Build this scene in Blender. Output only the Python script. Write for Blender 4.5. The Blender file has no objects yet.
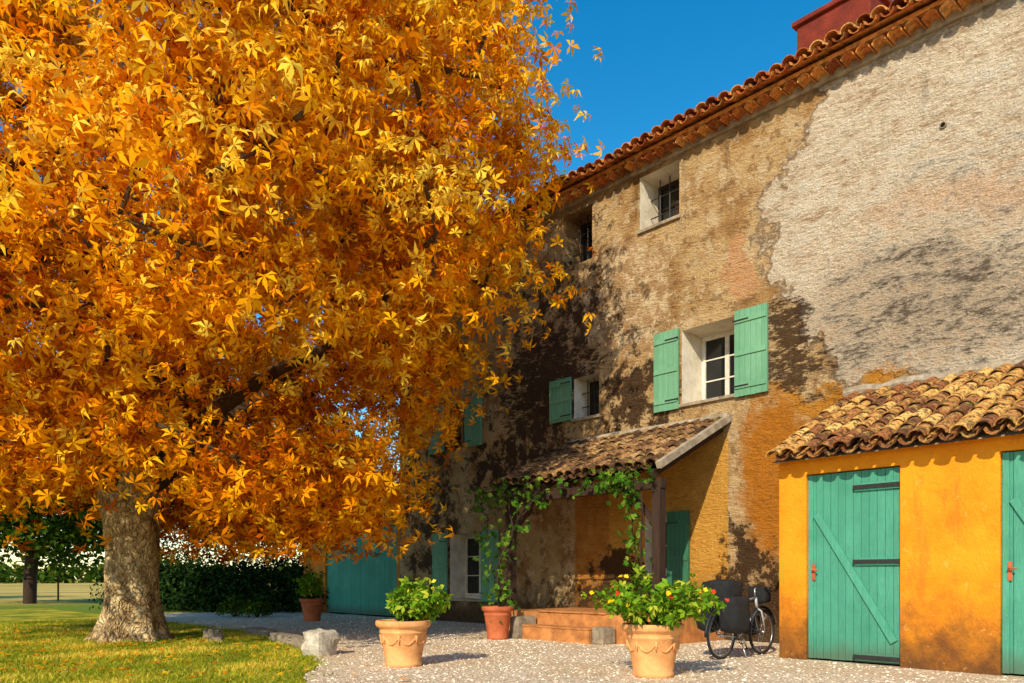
import bpy, bmesh, math, random
import numpy as np
from mathutils import Vector, Matrix, noise
random.seed(7); RG=np.random.default_rng(11)
sc=bpy.context.scene
# ------------------------------------------------------------------ helpers
def empty(name,loc=(0,0,0),rot=(0,0,0)):
    e=bpy.data.objects.new(name,None); e.empty_display_size=.3
    e.location=loc; e.rotation_euler=rot; sc.collection.objects.link(e); return e
class MB:
    def __init__(s): s.v=[]; s.f=[]; s.m=[]; s.r=[]
    def face(s,idx,m=0,r=.5): s.f.append(idx); s.m.append(m); s.r.append(r)
    def poly(s,pts,m=0,r=.5):
        b=len(s.v); s.v+= [tuple(p) for p in pts]; s.face(list(range(b,b+len(pts))),m,r)
    def box(s,x0,x1,y0,y1,z0,z1,m=0,r=.5):
        b=len(s.v)
        s.v+=[(x0,y0,z0),(x1,y0,z0),(x1,y1,z0),(x0,y1,z0),(x0,y0,z1),(x1,y0,z1),(x1,y1,z1),(x0,y1,z1)]
        for q in ((0,3,2,1),(4,5,6,7),(0,1,5,4),(1,2,6,5),(2,3,7,6),(3,0,4,7)): s.face([b+i for i in q],m,r)
    def bar(s,p,q,w,h,m=0,up=(0,1,0),r=.5):
        p=Vector(p);q=Vector(q);d=(q-p).normalized();u=Vector(up);a=d.cross(u).normalized();c=a.cross(d).normalized()
        b=len(s.v)
        for o in (p,q):
            for i,j in ((-1,-1),(1,-1),(1,1),(-1,1)): s.v.append(tuple(o+a*w*.5*i+c*h*.5*j))
        for qd in ((0,1,2,3),(7,6,5,4),(0,4,5,1),(1,5,6,2),(2,6,7,3),(3,7,4,0)): s.face([b+i for i in qd],m,r)
    def tube(s,pts,rad,n=8,m=0,r=.5,cap=True,closed=False):
        P=[Vector(p) for p in pts]; k=len(P)
        if not hasattr(rad,'__len__'): rad=[rad]*k
        nr=None; b=len(s.v)
        for i in range(k):
            if closed: t=P[(i+1)%k]-P[i-1]
            else: t=P[min(i+1,k-1)]-P[max(i-1,0)]
            if t.length<1e-9: t=Vector((0,0,1))
            t.normalize()
            if nr is None:
                nr=t.cross(Vector((0,0,1)) if abs(t.z)<.9 else Vector((1,0,0)))
            nr=(nr-t*nr.dot(t)); 
            if nr.length<1e-6: nr=t.orthogonal()
            nr.normalize(); bn=t.cross(nr)
            for j in range(n):
                a=2*math.pi*j/n
                s.v.append(tuple(P[i]+(nr*math.cos(a)+bn*math.sin(a))*rad[i]))
        for i in range(k if closed else k-1):
            for j in range(n):
                i2=(i+1)%k
                s.face([b+i*n+j,b+i*n+(j+1)%n,b+i2*n+(j+1)%n,b+i2*n+j],m,r)
        if cap and not closed:
            s.face([b+j for j in range(n)][::-1],m,r); s.face([b+(k-1)*n+j for j in range(n)],m,r)
    def lathe(s,prof,c=(0,0,0),n=32,m=0,r=.5):
        b=len(s.v)
        for (rr,z) in prof:
            for j in range(n):
                a=2*math.pi*j/n; s.v.append((c[0]+rr*math.cos(a),c[1]+rr*math.sin(a),c[2]+z))
        for i in range(len(prof)-1):
            for j in range(n):
                s.face([b+i*n+j,b+i*n+(j+1)%n,b+(i+1)*n+(j+1)%n,b+(i+1)*n+j],m,r)
    def build(s,name,mats,parent=None,smooth=False,bevel=0):
        me=bpy.data.meshes.new(name); me.from_pydata(s.v,[],s.f)
        if not isinstance(mats,(list,tuple)): mats=[mats]
        for mt in mats: me.materials.append(mt)
        me.polygons.foreach_set('material_index',s.m)
        at=me.attributes.new('rnd','FLOAT','FACE'); at.data.foreach_set('value',s.r)
        if smooth: me.polygons.foreach_set('use_smooth',[True]*len(s.f))
        me.update()
        o=bpy.data.objects.new(name,me); sc.collection.objects.link(o)
        if parent: o.parent=parent
        if bevel:
            md=o.modifiers.new('bevel','BEVEL'); md.width=bevel; md.segments=2; md.limit_method='ANGLE'
        return o
def quads(name,V,mat,parent,rnd,tri=False):
    k=3 if tri else 4
    n=len(V)//k; me=bpy.data.meshes.new(name)
    me.vertices.add(len(V)); me.vertices.foreach_set('co',np.ascontiguousarray(V,dtype=np.float32).ravel())
    me.loops.add(len(V)); me.loops.foreach_set('vertex_index',np.arange(len(V),dtype=np.int32))
    me.polygons.add(n); me.polygons.foreach_set('loop_start',np.arange(0,len(V),k,dtype=np.int32))
    me.update(calc_edges=True); me.validate()
    at=me.attributes.new('rnd','FLOAT','FACE'); at.data.foreach_set('value',np.clip(rnd,0,1).astype(np.float32))
    me.materials.append(mat)
    o=bpy.data.objects.new(name,me); sc.collection.objects.link(o)
    if parent: o.parent=parent
    return o
def leaves(name,C,Nm,S,angles,width,mat,parent,rnd,droop=.25,seed=0):
    rg=np.random.default_rng(seed); N=len(C)
    n=Nm/np.maximum(np.linalg.norm(Nm,axis=1,keepdims=True),1e-6)
    t=rg.normal(size=(N,3)); u=t-(t*n).sum(1,keepdims=True)*n; u/=np.maximum(np.linalg.norm(u,axis=1,keepdims=True),1e-6)
    v=np.cross(n,u); A=[]
    for a in angles:
        ca,sa=math.cos(a),math.sin(a); d=ca*u+sa*v; p=-sa*u+ca*v
        L=(S*(1-.2*abs(a)/1.6)*rg.uniform(.85,1.15,N))[:,None]
        fold=rg.uniform(-.1,.12,N)[:,None]
        A.append(np.stack([C,C+d*L*.62+p*L*width+n*L*fold,C+d*L-n*L*(droop*rg.uniform(.3,1.6,N)[:,None]),C+d*L*.62-p*L*width+n*L*fold],1))
    V=np.concatenate(A,0).reshape(-1,3)
    return quads(name,V,mat,parent,np.tile(rnd,len(angles)))
# ------------------------------------------------------------------ node DSL
class N:
    def __init__(s,name):
        s.mat=bpy.data.materials.new(name); s.mat.use_nodes=True; s.t=s.mat.node_tree; s.t.nodes.clear()
        s.out=s.t.nodes.new('ShaderNodeOutputMaterial'); s.bs=s.t.nodes.new('ShaderNodeBsdfPrincipled')
        s.t.links.new(s.bs.outputs[0],s.out.inputs[0]); s.P=s.t.nodes.new('ShaderNodeTexCoord').outputs['Object']
    def set(s,inp,v):
        if isinstance(v,bpy.types.NodeSocket): s.t.links.new(v,inp)
        elif v is not None:
            if hasattr(v,'__len__') and len(v)==3 and inp.type=='RGBA': v=(*v,1)
            inp.default_value=v
    def noise(s,scale,detail=4,rough=.55,vec=None,dist=0,col=False):
        n=s.t.nodes.new('ShaderNodeTexNoise'); s.set(n.inputs['Vector'],vec if vec is not None else s.P)
        n.inputs['Scale'].default_value=scale; n.inputs['Detail'].default_value=detail; n.inputs['Roughness'].default_value=rough; n.inputs['Distortion'].default_value=dist
        return n.outputs['Color' if col else 'Fac']
    def vor(s,scale,vec=None,out='Distance',feat='F1'):
        n=s.t.nodes.new('ShaderNodeTexVoronoi'); n.feature=feat; s.set(n.inputs['Vector'],vec if vec is not None else s.P); n.inputs['Scale'].default_value=scale
        return n.outputs[out]
    def m(s,op,a,b=None,c=None,clamp=False):
        n=s.t.nodes.new('ShaderNodeMath'); n.operation=op; n.use_clamp=clamp; s.set(n.inputs[0],a); s.set(n.inputs[1],b)
        if c is not None: s.set(n.inputs[2],c)
        return n.outputs[0]
    def vm(s,op,a,b=None):
        n=s.t.nodes.new('ShaderNodeVectorMath'); n.operation=op; s.set(n.inputs[0],a); s.set(n.inputs[1],b)
        return n.outputs['Value'] if op in('LENGTH','DOT_PRODUCT') else n.outputs[0]
    def mr(s,v,a,b,c=0,d=1):
        n=s.t.nodes.new('ShaderNodeMapRange'); n.interpolation_type='SMOOTHSTEP'; s.set(n.inputs[0],v)
        for i,x in enumerate((a,b,c,d)): n.inputs[i+1].default_value=x
        return n.outputs[0]
    def mix(s,f,a,b,mode='MIX'):
        n=s.t.nodes.new('ShaderNodeMix'); n.data_type='RGBA'; n.blend_type=mode; s.set(n.inputs[0],f); s.set(n.inputs[6],a); s.set(n.inputs[7],b); return n.outputs[2]
    def ramp(s,f,st):
        n=s.t.nodes.new('ShaderNodeValToRGB'); s.set(n.inputs[0],f); e=n.color_ramp.elements
        while len(e)<len(st): e.new(.5)
        for i,(p,c) in enumerate(st): e[i].position=p; e[i].color=(*c,1)
        return n.outputs[0]
    def xyz(s,v=None):
        n=s.t.nodes.new('ShaderNodeSeparateXYZ'); s.set(n.inputs[0],v if v is not None else s.P); return n.outputs
    def mapv(s,scale=(1,1,1),rot=(0,0,0),vec=None):
        n=s.t.nodes.new('ShaderNodeMapping'); s.set(n.inputs[0],vec if vec is not None else s.P); n.inputs['Scale'].default_value=scale; n.inputs['Rotation'].default_value=rot; return n.outputs[0]
    def attr(s,name='rnd'):
        n=s.t.nodes.new('ShaderNodeAttribute'); n.attribute_name=name; return n.outputs['Fac']
    def bump(s,h,dist=.02,strength=1,prev=None):
        n=s.t.nodes.new('ShaderNodeBump'); n.inputs['Distance'].default_value=dist; n.inputs['Strength'].default_value=strength; s.set(n.inputs['Height'],h); s.set(n.inputs['Normal'],prev); return n.outputs[0]
    def fin(s,col,rough=.8,nrm=None,spec=.3,metal=0):
        s.set(s.bs.inputs['Base Color'],col); s.set(s.bs.inputs['Roughness'],rough); s.set(s.bs.inputs['Normal'],nrm)
        s.bs.inputs['Specular IOR Level'].default_value=spec; s.bs.inputs['Metallic'].default_value=metal; return s.mat
    def leaf(s,col,trans=.35,rough=.55,tcol=None):
        s.t.nodes.remove(s.bs); df=s.t.nodes.new('ShaderNodeBsdfDiffuse'); s.set(df.inputs[0],col)
        tr=s.t.nodes.new('ShaderNodeBsdfTranslucent'); s.set(tr.inputs[0],tcol if tcol is not None else col)
        mx=s.t.nodes.new('ShaderNodeMixShader'); mx.inputs[0].default_value=trans
        s.t.links.new(df.outputs[0],mx.inputs[1]); s.t.links.new(tr.outputs[0],mx.inputs[2]); s.t.links.new(mx.outputs[0],s.out.inputs[0]); return s.mat
# ------------------------------------------------------------------ materials
def mat_facade():
    s=N('old_plaster')
    w=s.vm('SUBTRACT',s.noise(.55,3,.6,col=True),(.5,.5,.5)); w2=s.vm('SUBTRACT',s.noise(3.2,3,.65,col=True),(.5,.5,.5))
    D=s.vm('ADD',s.P,s.vm('MULTIPLY',w,(2.0,0,2.0))); D=s.vm('ADD',D,s.vm('MULTIPLY',w2,(1.0,0,1.0)))
    def blob(cx,cz,rx,rz,soft=.12,vec=D):
        v=s.vm('MULTIPLY',s.vm('SUBTRACT',vec,(cx,0,cz)),(1/rx,0,1/rz)); return s.mr(s.vm('LENGTH',v),1+soft,1-soft)
    big=s.noise(.9,5,.65); mid=s.noise(3.5,5,.72); fine=s.noise(30,3,.7)
    stS=s.noise(1.5,7,.78,vec=s.mapv((1,1,2.4),(0,math.radians(-30),0)))
    stF=s.noise(6.5,4,.75,vec=s.mapv((1,1,3.0),(0,math.radians(-32),0)))
    st=s.m('ADD',s.m('MULTIPLY',stS,.6),s.m('MULTIPLY',stF,.4)); st2=s.noise(2.2,6,.78)
    col=s.ramp(big,[(.3,(.32,.16,.05)),(.42,(.56,.32,.125)),(.54,(.82,.57,.29)),(.7,(.55,.32,.125))])
    lime=s.mr(st2,.53,.548)
    col=s.mix(s.m('MULTIPLY',lime,.7),col,(.9,.69,.42))
    col=s.mix(s.m('MULTIPLY',s.mr(mid,.55,.59),.65),col,(.32,.17,.07))
    col=s.mix(blob(-10.9,6.9,1.4,1.1),col,s.mix(s.mr(mid,.42,.56),(.95,.72,.44),(.6,.37,.18)))
    col=s.mix(blob(-12.9,6.4,.8,.9),col,(.8,.52,.27))
    wh=blob(-1.0,7.3,6.5,3.9,.02)
    wcol=s.ramp(st,[(.32,(.34,.2,.11)),(.42,(.62,.44,.29)),(.5,(.92,.77,.58)),(.62,(.98,.91,.77))])
    col=s.mix(wh,col,wcol)
    edge=s.m('MULTIPLY',s.mr(wh,.0,.5),s.mr(wh,1,.5)); col=s.mix(s.m('MULTIPLY',edge,.7),col,(.18,.11,.06))
    col=s.mix(s.m('MULTIPLY',blob(-8.0,6.85,.38,.45),.75),col,(.82,.42,.2))
    col=s.mix(blob(-7.3,3.0,.9,1.25,.3),col,s.mix(mid,(.8,.28,.01),(.42,.15,.02)))
    col=s.mix(blob(-6.2,4.3,1.1,.3,.3),col,(.7,.29,.03))
    col=s.mix(s.m('MULTIPLY',blob(-3.8,6.8,1.8,.35,.6),.45),col,(.85,.46,.24))
    X=s.xyz(); 
    por=s.m('MULTIPLY',s.mr(X[0],-12.3,-12.2),s.mr(X[0],-8.33,-8.36)); por=s.m('MULTIPLY',por,s.mr(X[2],4.0,3.7))
    pl=s.ramp(mid,[(.3,(.34,.13,.025)),(.5,(.7,.29,.05)),(.7,(.8,.43,.13))]); pr=s.ramp(mid,[(.25,(.74,.31,.04)),(.6,(.93,.49,.09))])
    col=s.mix(por,col,s.mix(s.mr(X[0],-11.3,-11.24),pl,pr))
    def dark_patch(cx,cz,rx,rz,lo,amt,tex=st,wd=.08,sf=.7):  # darkens the plaster in a noise-broken ellipse
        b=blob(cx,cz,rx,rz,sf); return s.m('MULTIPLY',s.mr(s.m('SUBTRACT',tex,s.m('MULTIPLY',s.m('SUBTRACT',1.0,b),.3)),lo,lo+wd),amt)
    acc=dark_patch(-4.6,5.3,4.0,1.7,.415,.9,wd=.17,sf=.9)  # broad streaky darkening above the shed roof
    for a in ((-3.2,6.9,4.2,2.0,.49,.68,st,.13),(-10.3,4.7,1.3,1.4,.4,.96,st2),(-12.7,7.1,2.2,1.7,.45,.93,st2),(-13.2,5.6,2.1,1.8,.4,.96,st),(-13.8,3.9,2.6,1.4,.41,.96,st2),(-17.8,3,2.0,5,.45,.92,st2),(-8.0,1.0,1.0,1.2,.38,.97,st2),(-7.3,5.1,1.4,1.1,.42,.93,st),(-10.6,5.9,4,2.6,.52,.8,st),(-11,1.0,1.6,.5,.35,.95,st2)):  # wall stains and dark patches; the low one beside the shed paints its shadow
        acc=s.m('MAXIMUM',acc,dark_patch(*a))
    low=s.m('MULTIPLY',s.mr(s.m('ADD',X[2],s.m('MULTIPLY',mid,-2.2)),.35,-.9),.9); acc=s.m('MAXIMUM',acc,low)
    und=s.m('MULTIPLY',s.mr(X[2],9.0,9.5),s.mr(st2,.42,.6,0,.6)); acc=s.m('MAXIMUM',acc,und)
    drip=s.noise(2.6,4,.6,vec=s.mapv((1,1,.12))); acc=s.m('MAXIMUM',acc,s.m('MULTIPLY',s.m('MULTIPLY',s.mr(drip,.56,.66),s.mr(X[2],6.5,9.3)),.4))
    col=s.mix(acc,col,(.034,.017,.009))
    col=s.mix(s.mr(fine,.35,.7,.35,0),col,(.2,.105,.05))
    h=s.m('ADD',s.m('MULTIPLY',st,2.6),s.m('MULTIPLY',fine,.45)); h=s.m('ADD',h,s.m('MULTIPLY',mid,.8)); h=s.m('ADD',h,s.m('MULTIPLY',wh,.3)); h=s.m('ADD',h,s.m('MULTIPLY',lime,.12))
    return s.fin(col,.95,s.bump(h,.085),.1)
def mat_paintwall(name,c1,c2,dirt=.6,z0=1.0):
    s=N(name); n=s.noise(2.0,5,.65); f=s.noise(35,3,.7); X=s.xyz()
    col=s.ramp(n,[(.3,c2),(.62,c1)])
    d=s.mr(s.m('ADD',X[2],s.m('MULTIPLY',s.noise(3,5,.7),-1.5)),z0-.75,-.85,0,dirt)
    col=s.mix(d,col,(.1,.045,.02)); col=s.mix(s.mr(s.noise(1.2,6,.7,vec=s.mapv((2,2,.5))),.54,.7,0,.45),col,(.34,.13,.02))
    col=s.mix(s.mr(s.noise(7,5,.75),.6,.66,0,.3),col,(.95,.5,.12))
    return s.fin(col,.9,s.bump(s.m('ADD',f,s.m('MULTIPLY',n,1.5)),.014),.15)
def mat_plain(name,c1,c2,scale=6,rough=.8,bump=.006,spec=.3,metal=0,stretch=(1,1,1)):
    s=N(name); n=s.noise(scale,5,.65,vec=s.mapv(stretch)); f=s.noise(scale*9,3,.6,vec=s.mapv(stretch))
    return s.fin(s.ramp(s.m('ADD',s.m('MULTIPLY',n,.75),s.m('MULTIPLY',f,.25)),[(.35,c2),(.62,c1)]),rough,s.bump(f,bump) if bump else None,spec,metal)
def mat_wood(name,c1,c2):
    s=N(name); g=s.noise(14,5,.7,vec=s.mapv((4,4,.35))); b=s.noise(1.4,5,.7); r=s.attr()
    col=s.ramp(s.m('ADD',s.m('MULTIPLY',g,.5),s.m('MULTIPLY',b,.5)),[(.32,c2),(.62,c1)])
    col=s.mix(s.m('MULTIPLY',r,.5),col,c2)
    X=s.xyz(); col=s.mix(s.mr(s.noise(22,5,.75),.6,.7,0,.5),col,(.33,.32,.24))
    col=s.mix(s.mr(s.m('ADD',X[2],s.m('MULTIPLY',b,-.6)),.1,-.25,0,.6),col,(.09,.07,.04))
    return s.fin(col,.65,s.bump(g,.004),.3)
def mat_tile(name,st,dark=.45,dk=.6):
    s=N(name); r=s.attr(); n=s.noise(5,4,.7); n2=s.noise(14,5,.75)
    col=s.ramp(s.m('ADD',s.m('MULTIPLY',r,.85),s.m('MULTIPLY',n,.15)),st)
    col=s.mix(s.mr(s.noise(6,5,.7),.53,.58,0,dark),col,(.68,.47,.12)); col=s.mix(s.mr(n2,.47,.58,0,dk),col,(.04,.024,.015)); 
    return s.fin(col,.88,s.bump(n2,.01),.2)
M={}
M['facade']=mat_facade()
M['ochre']=mat_paintwall('ochre_render',(.92,.33,.016),(.76,.23,.01),.95,1.15)
M['orange']=mat_paintwall('orange_render',(.7,.26,.04),(.48,.15,.025),.5)
M['reveal']=mat_plain('lime_reveal',(.84,.76,.62),(.58,.48,.36),4,.9)
M['teal']=mat_wood('teal_paint',(.09,.38,.26),(.04,.22,.145))
M['teal2']=mat_wood('pale_green_paint',(.2,.44,.27),(.1,.28,.17))
M['dkgreen']=mat_wood('dark_green_paint',(.045,.19,.11),(.025,.11,.065))
M['white']=mat_plain('white_window_paint',(.78,.76,.7),(.55,.52,.45),10,.5,.002)
M['iron']=mat_plain('wrought_iron',(.03,.028,.026),(.015,.013,.012),30,.5,.002,.4)
M['wood']=mat_plain('dark_timber',(.06,.03,.018),(.025,.014,.009),5,.8,.01,stretch=(4,4,.4))
M['brick']=mat_plain('terracotta_step',(.62,.26,.08),(.3,.11,.035),5,.85)
M['mortar']=mat_plain('grey_mortar',(.52,.43,.32),(.22,.165,.11),6,.95,.02)
M['stone']=mat_plain('limestone',(.72,.63,.5),(.34,.29,.22),7,.9,.02)
M['stone2']=mat_plain('weathered_stone',(.42,.34,.24),(.16,.13,.09),7,.9,.02)
M['chim']=mat_plain('red_chimney_render',(.24,.035,.018),(.13,.02,.012),3,.9,.01)
M['rooftile']=mat_tile('canal_tile_red',[(0,(.18,.045,.015)),(.3,(.52,.14,.035)),(.65,(.78,.29,.07)),(1,(.88,.5,.18))],.4,.5)
M['oldtile']=mat_tile('canal_tile_weathered',[(0,(.08,.035,.02)),(.3,(.34,.12,.04)),(.6,(.68,.34,.09)),(1,(.9,.56,.18))],.5,.85)
M['darktile']=mat_tile('canal_tile_mossy',[(0,(.04,.022,.013)),(.4,(.14,.065,.03)),(.75,(.36,.18,.075)),(1,(.55,.34,.15))],.3,.85)
s=N('window_glass'); M['glass']=s.fin((.012,.014,.016),.06,None,.5)
s=N('dark_interior'); M['dark']=s.fin((.012,.01,.009),.9,None,.1)
s=N('bark'); v=s.mapv((1,1,.35)); b=s.vor(9,vec=s.vm('ADD',v,s.vm('MULTIPLY',s.noise(3,3,col=True),(.45,.45,.45))),feat='DISTANCE_TO_EDGE'); n=s.noise(3.5,6,.75)
col=s.ramp(n,[(.34,(.15,.085,.04)),(.46,(.46,.3,.14)),(.6,(.82,.63,.35))]); col=s.mix(s.mr(b,.0,.07,.6,0),col,(.08,.045,.02))
M['bark']=s.fin(col,.95,s.bump(s.m('ADD',s.mr(b,0,.2),s.noise(20,4,.7)),.04),.1)
M['limb']=mat_plain('limb_bark',(.16,.1,.05),(.05,.03,.018),6,.95,.02)
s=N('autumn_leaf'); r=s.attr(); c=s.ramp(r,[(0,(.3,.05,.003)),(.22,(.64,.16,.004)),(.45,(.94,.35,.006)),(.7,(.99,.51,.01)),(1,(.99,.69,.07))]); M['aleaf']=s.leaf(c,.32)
def gleaf(name,a,b,c3,tr=.3):
    s=N(name); return s.leaf(s.ramp(s.attr(),[(0,a),(.6,b),(1,c3)]),tr)
M['hedgeleaf']=gleaf('hedge_leaf',(.008,.02,.006),(.02,.05,.01),(.05,.09,.02),.15)
M['vineleaf']=gleaf('vine_leaf',(.03,.09,.01),(.09,.22,.02),(.3,.36,.05))
M['greenleaf']=gleaf('tree_leaf',(.02,.05,.006),(.07,.13,.012),(.3,.27,.03))
M['potleaf']=gleaf('pot_plant_leaf',(.06,.17,.01),(.2,.37,.02),(.6,.6,.06))
M['yellow']=gleaf('yellow_petals',(.8,.5,.01),(.85,.6,.02),(.9,.7,.05),.2)
M['red']=gleaf('red_petals',(.6,.04,.02),(.75,.06,.02),(.75,.12,.04),.2)
M['terra']=mat_plain('terracotta',(.84,.43,.16),(.6,.24,.08),5,.8,.004)
M['terra2']=mat_plain('terracotta_red',(.56,.15,.055),(.34,.08,.03),5,.8,.004)
M['soil']=mat_plain('soil',(.08,.05,.03),(.03,.02,.012),20,.95,.02)
s=N('gravel'); v1=s.vor(34); vc=s.vor(34,out='Color'); n=s.noise(.8,5,.6)
col=s.ramp(s.xyz(vc)[0],[(0,(.52,.38,.25)),(.5,(.82,.65,.46)),(1,(.95,.83,.65))]); col=s.mix(s.mr(n,.4,.65,0,.45),col,(.62,.43,.25)); col=s.mix(s.mr(v1,.4,.8,0,.55),col,(.25,.16,.09))
M['gravel']=s.fin(col,.95,s.bump(v1,-.018),.1)
s=N('lawn_grass'); n=s.noise(.9,5,.65); f=s.noise(30,4,.7); col=s.ramp(s.m('ADD',s.m('MULTIPLY',n,.7),s.m('MULTIPLY',f,.3)),[(.38,(.1,.13,.01)),(.5,(.33,.32,.02)),(.62,(.7,.5,.06))]); M['lawn']=s.fin(col,.95,s.bump(f,.03),.1)
s=N('grass_blade'); M['blade']=s.leaf(s.ramp(s.attr(),[(0,(.08,.16,.008)),(.5,(.36,.39,.018)),(1,(.87,.63,.09))]),.3)
s=N('meadow'); n=s.noise(.12,6,.65); f=s.noise(6,5,.7); L=s.vm('LENGTH',s.vm('SUBTRACT',s.P,(-12,-10,0)))
near=s.ramp(f,[(.35,(.08,.14,.01)),(.65,(.24,.3,.03))]); far=s.ramp(n,[(.35,(.4,.31,.06)),(.6,(.66,.44,.12))]); M['meadow']=s.fin(s.mix(s.mr(L,24,34),near,far),.95,s.bump(f,.05),.1)
s=N('pebble'); M['pebble']=s.fin(s.ramp(s.attr(),[(0,(.42,.31,.21)),(.5,(.78,.62,.45)),(1,(.95,.86,.72))]),.85,None,.2)
# ------------------------------------------------------------------ ground
def poly_sheet(name,pts,z,mat):
    b=MB(); b.poly([(x,y,z) for x,y in pts]); return b.build(name,mat)
poly_sheet('ground',[(-900,-900),(900,-900),(900,900),(-900,900)],0,M['meadow'])
def rag(pts,amp,step=.35,seed=0):
    out=[]
    for i in range(len(pts)):
        a=Vector(pts[i]); c=Vector(pts[(i+1)%len(pts)]); L=(c-a).length; k=max(1,int(L/step)) if L<40 else 1
        for j in range(k):
            p=a.lerp(c,j/k)
            if k>1: p=p+Vector((noise.noise((p.x*1.3,p.y*1.3,seed)),noise.noise((p.x*1.3,p.y*1.3,seed+9))))*amp
            out.append((p.x,p.y))
    return out
gravel=rag([(-27,-5.6),(-27,.05),(9,.05),(9,-40),(-8,-40)],.3,seed=1)
poly_sheet('gravel_yard',gravel,.004,M['gravel'])
lawnp=rag([(-34,-5.9),(-21.5,-5.75),(-17.2,-5.7),(-13,-6.2),(-10.35,-7.2),(-8.3,-8.6),(-6.3,-10.6),(-6,-36),(-34,-36)],.25,seed=2)
poly_sheet('lawn',lawnp,.008,M['lawn'])
LP=np.array(lawnp)
def inpoly(x,y,P):
    ins=np.zeros(len(x),bool); j=len(P)-1
    for i in range(len(P)):
        xi,yi=P[i];xj,yj=P[j]
        if yi!=yj:
            c=((yi>y)!=(yj>y))&(x<(xj-xi)*(y-yi)/(yj-yi)+xi); ins^=c
        j=i
    return ins
n=130000; x=RG.uniform(-24,-6,n); y=RG.uniform(-13.5,-5.3,n); k=inpoly(x,y-RG.exponential(.09,n)+.02,LP)
dens=np.array([noise.noise((a*.9,b*.9,3)) for a,b in zip(x,y)]); k&=(dens>RG.uniform(-1.1,.3,n)); x=x[k];y=y[k];n=len(x)
h=RG.uniform(.02,.07,n); a=RG.uniform(0,6.28,n); w=RG.uniform(.005,.01,n); lx=RG.normal(0,.035,n); ly=RG.normal(0,.035,n)
V=np.stack([np.stack([x-np.cos(a)*w,y-np.sin(a)*w,np.full(n,.006)],1),np.stack([x+np.cos(a)*w,y+np.sin(a)*w,np.full(n,.006)],1),np.stack([x+lx,y+ly,h],1)],1).reshape(-1,3)
quads('grass_tufts',V,M['blade'],None,np.clip(dens[k]*1.0+.5+RG.normal(0,.25,n),0,1),tri=True)
n=24000; x=RG.uniform(-22,-1,n); y=RG.uniform(-10.5,-.1,n); k=(~inpoly(x,y,LP))|(RG.random(n)<.02); k&=~((x>-6)&(y>-2.35)); x=x[k];y=y[k];n=len(x)
r=RG.uniform(.006,.022,n); c=np.stack([x,y,np.full(n,.006)],1); an=RG.uniform(0,6.28,n)
ax=np.stack([np.cos(an)*r*1.2,np.sin(an)*r*1.2,0*r],1); ay=np.stack([-np.sin(an)*r*.8,np.cos(an)*r*.8,0*r],1); az=np.stack([0*r,0*r,r*.7],1)
T=[]
for s1,s2 in ((1,1),(1,-1),(-1,-1),(-1,1)):
    A,B=(c+ax*s1,c+ay*s2) if s1*s2>0 else (c+ay*s2,c+ax*s1); T.append(np.stack([A,B,c+az],1))
quads('gravel_pebbles',np.concatenate(T,0).reshape(-1,3),M['pebble'],None,np.tile(RG.random(n),4),tri=True)
# ------------------------------------------------------------------ walls with openings
def wall(b,x0,x1,z0,z1,y,ops,m=0,depth=.5,revm=1):
    xs=sorted({x0,x1,*[o[0] for o in ops],*[o[1] for o in ops]}); zs=sorted({z0,z1,*[o[2] for o in ops],*[o[3] for o in ops]})
    for i in range(len(xs)-1):
        for j in range(len(zs)-1):
            cx=(xs[i]+xs[i+1])/2; cz=(zs[j]+zs[j+1])/2
            if any(o[0]<cx<o[1] and o[2]<cz<o[3] for o in ops): continue
            b.poly([(xs[i],y,zs[j]),(xs[i+1],y,zs[j]),(xs[i+1],y,zs[j+1]),(xs[i],y,zs[j+1])],m)
    for o in ops:
        a,c,d,e=o[:4]; Y=y+depth; mm=o[4] if len(o)>4 else revm
        b.poly([(a,y,d),(a,y,e),(a,Y,e),(a,Y,d)],mm); b.poly([(c,y,d),(c,Y,d),(c,Y,e),(c,y,e)],mm)
        b.poly([(a,y,e),(c,y,e),(c,Y,e),(a,Y,e)],mm); b.poly([(a,y,d),(a,Y,d),(c,Y,d),(c,y,d)],mm)
        b.poly([(a,Y,d),(a,Y,e),(c,Y,e),(c,Y,d)],2)
house=empty('farmhouse')
HX0,HX1,HT=-19.2,6.0,9.62
ops=[(-10.43,-9.45,8.23,9.33,1),(-12.65,-11.75,8.1,9.28,0),(-9.39,-8.2,4.52,5.97,1),(-12.29,-11.55,4.66,5.57,1),(-16.83,-15.5,.6,2.3,1),(-17.0,-16.15,4.55,5.7,0),(-10.3,-9.75,1.2,2.4,1),(-2.6,-1.6,8.2,9.3,1)]
b=MB(); wall(b,HX0,HX1,0,HT,0,ops,0,.75,1)
b.poly([(HX0,0,0),(HX0,0,HT),(HX0,4.5,HT+1.5),(HX0,9,HT),(HX0,9,0)]); b.poly([(HX1,0,0),(HX1,9,0),(HX1,9,HT),(HX1,4.5,HT+1.5),(HX1,0,HT)]); b.poly([(HX0,9,0),(HX0,9,HT),(HX1,9,HT),(HX1,9,0)])
b.build('walls',[M['facade'],M['reveal'],M['dark']],house)
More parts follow.
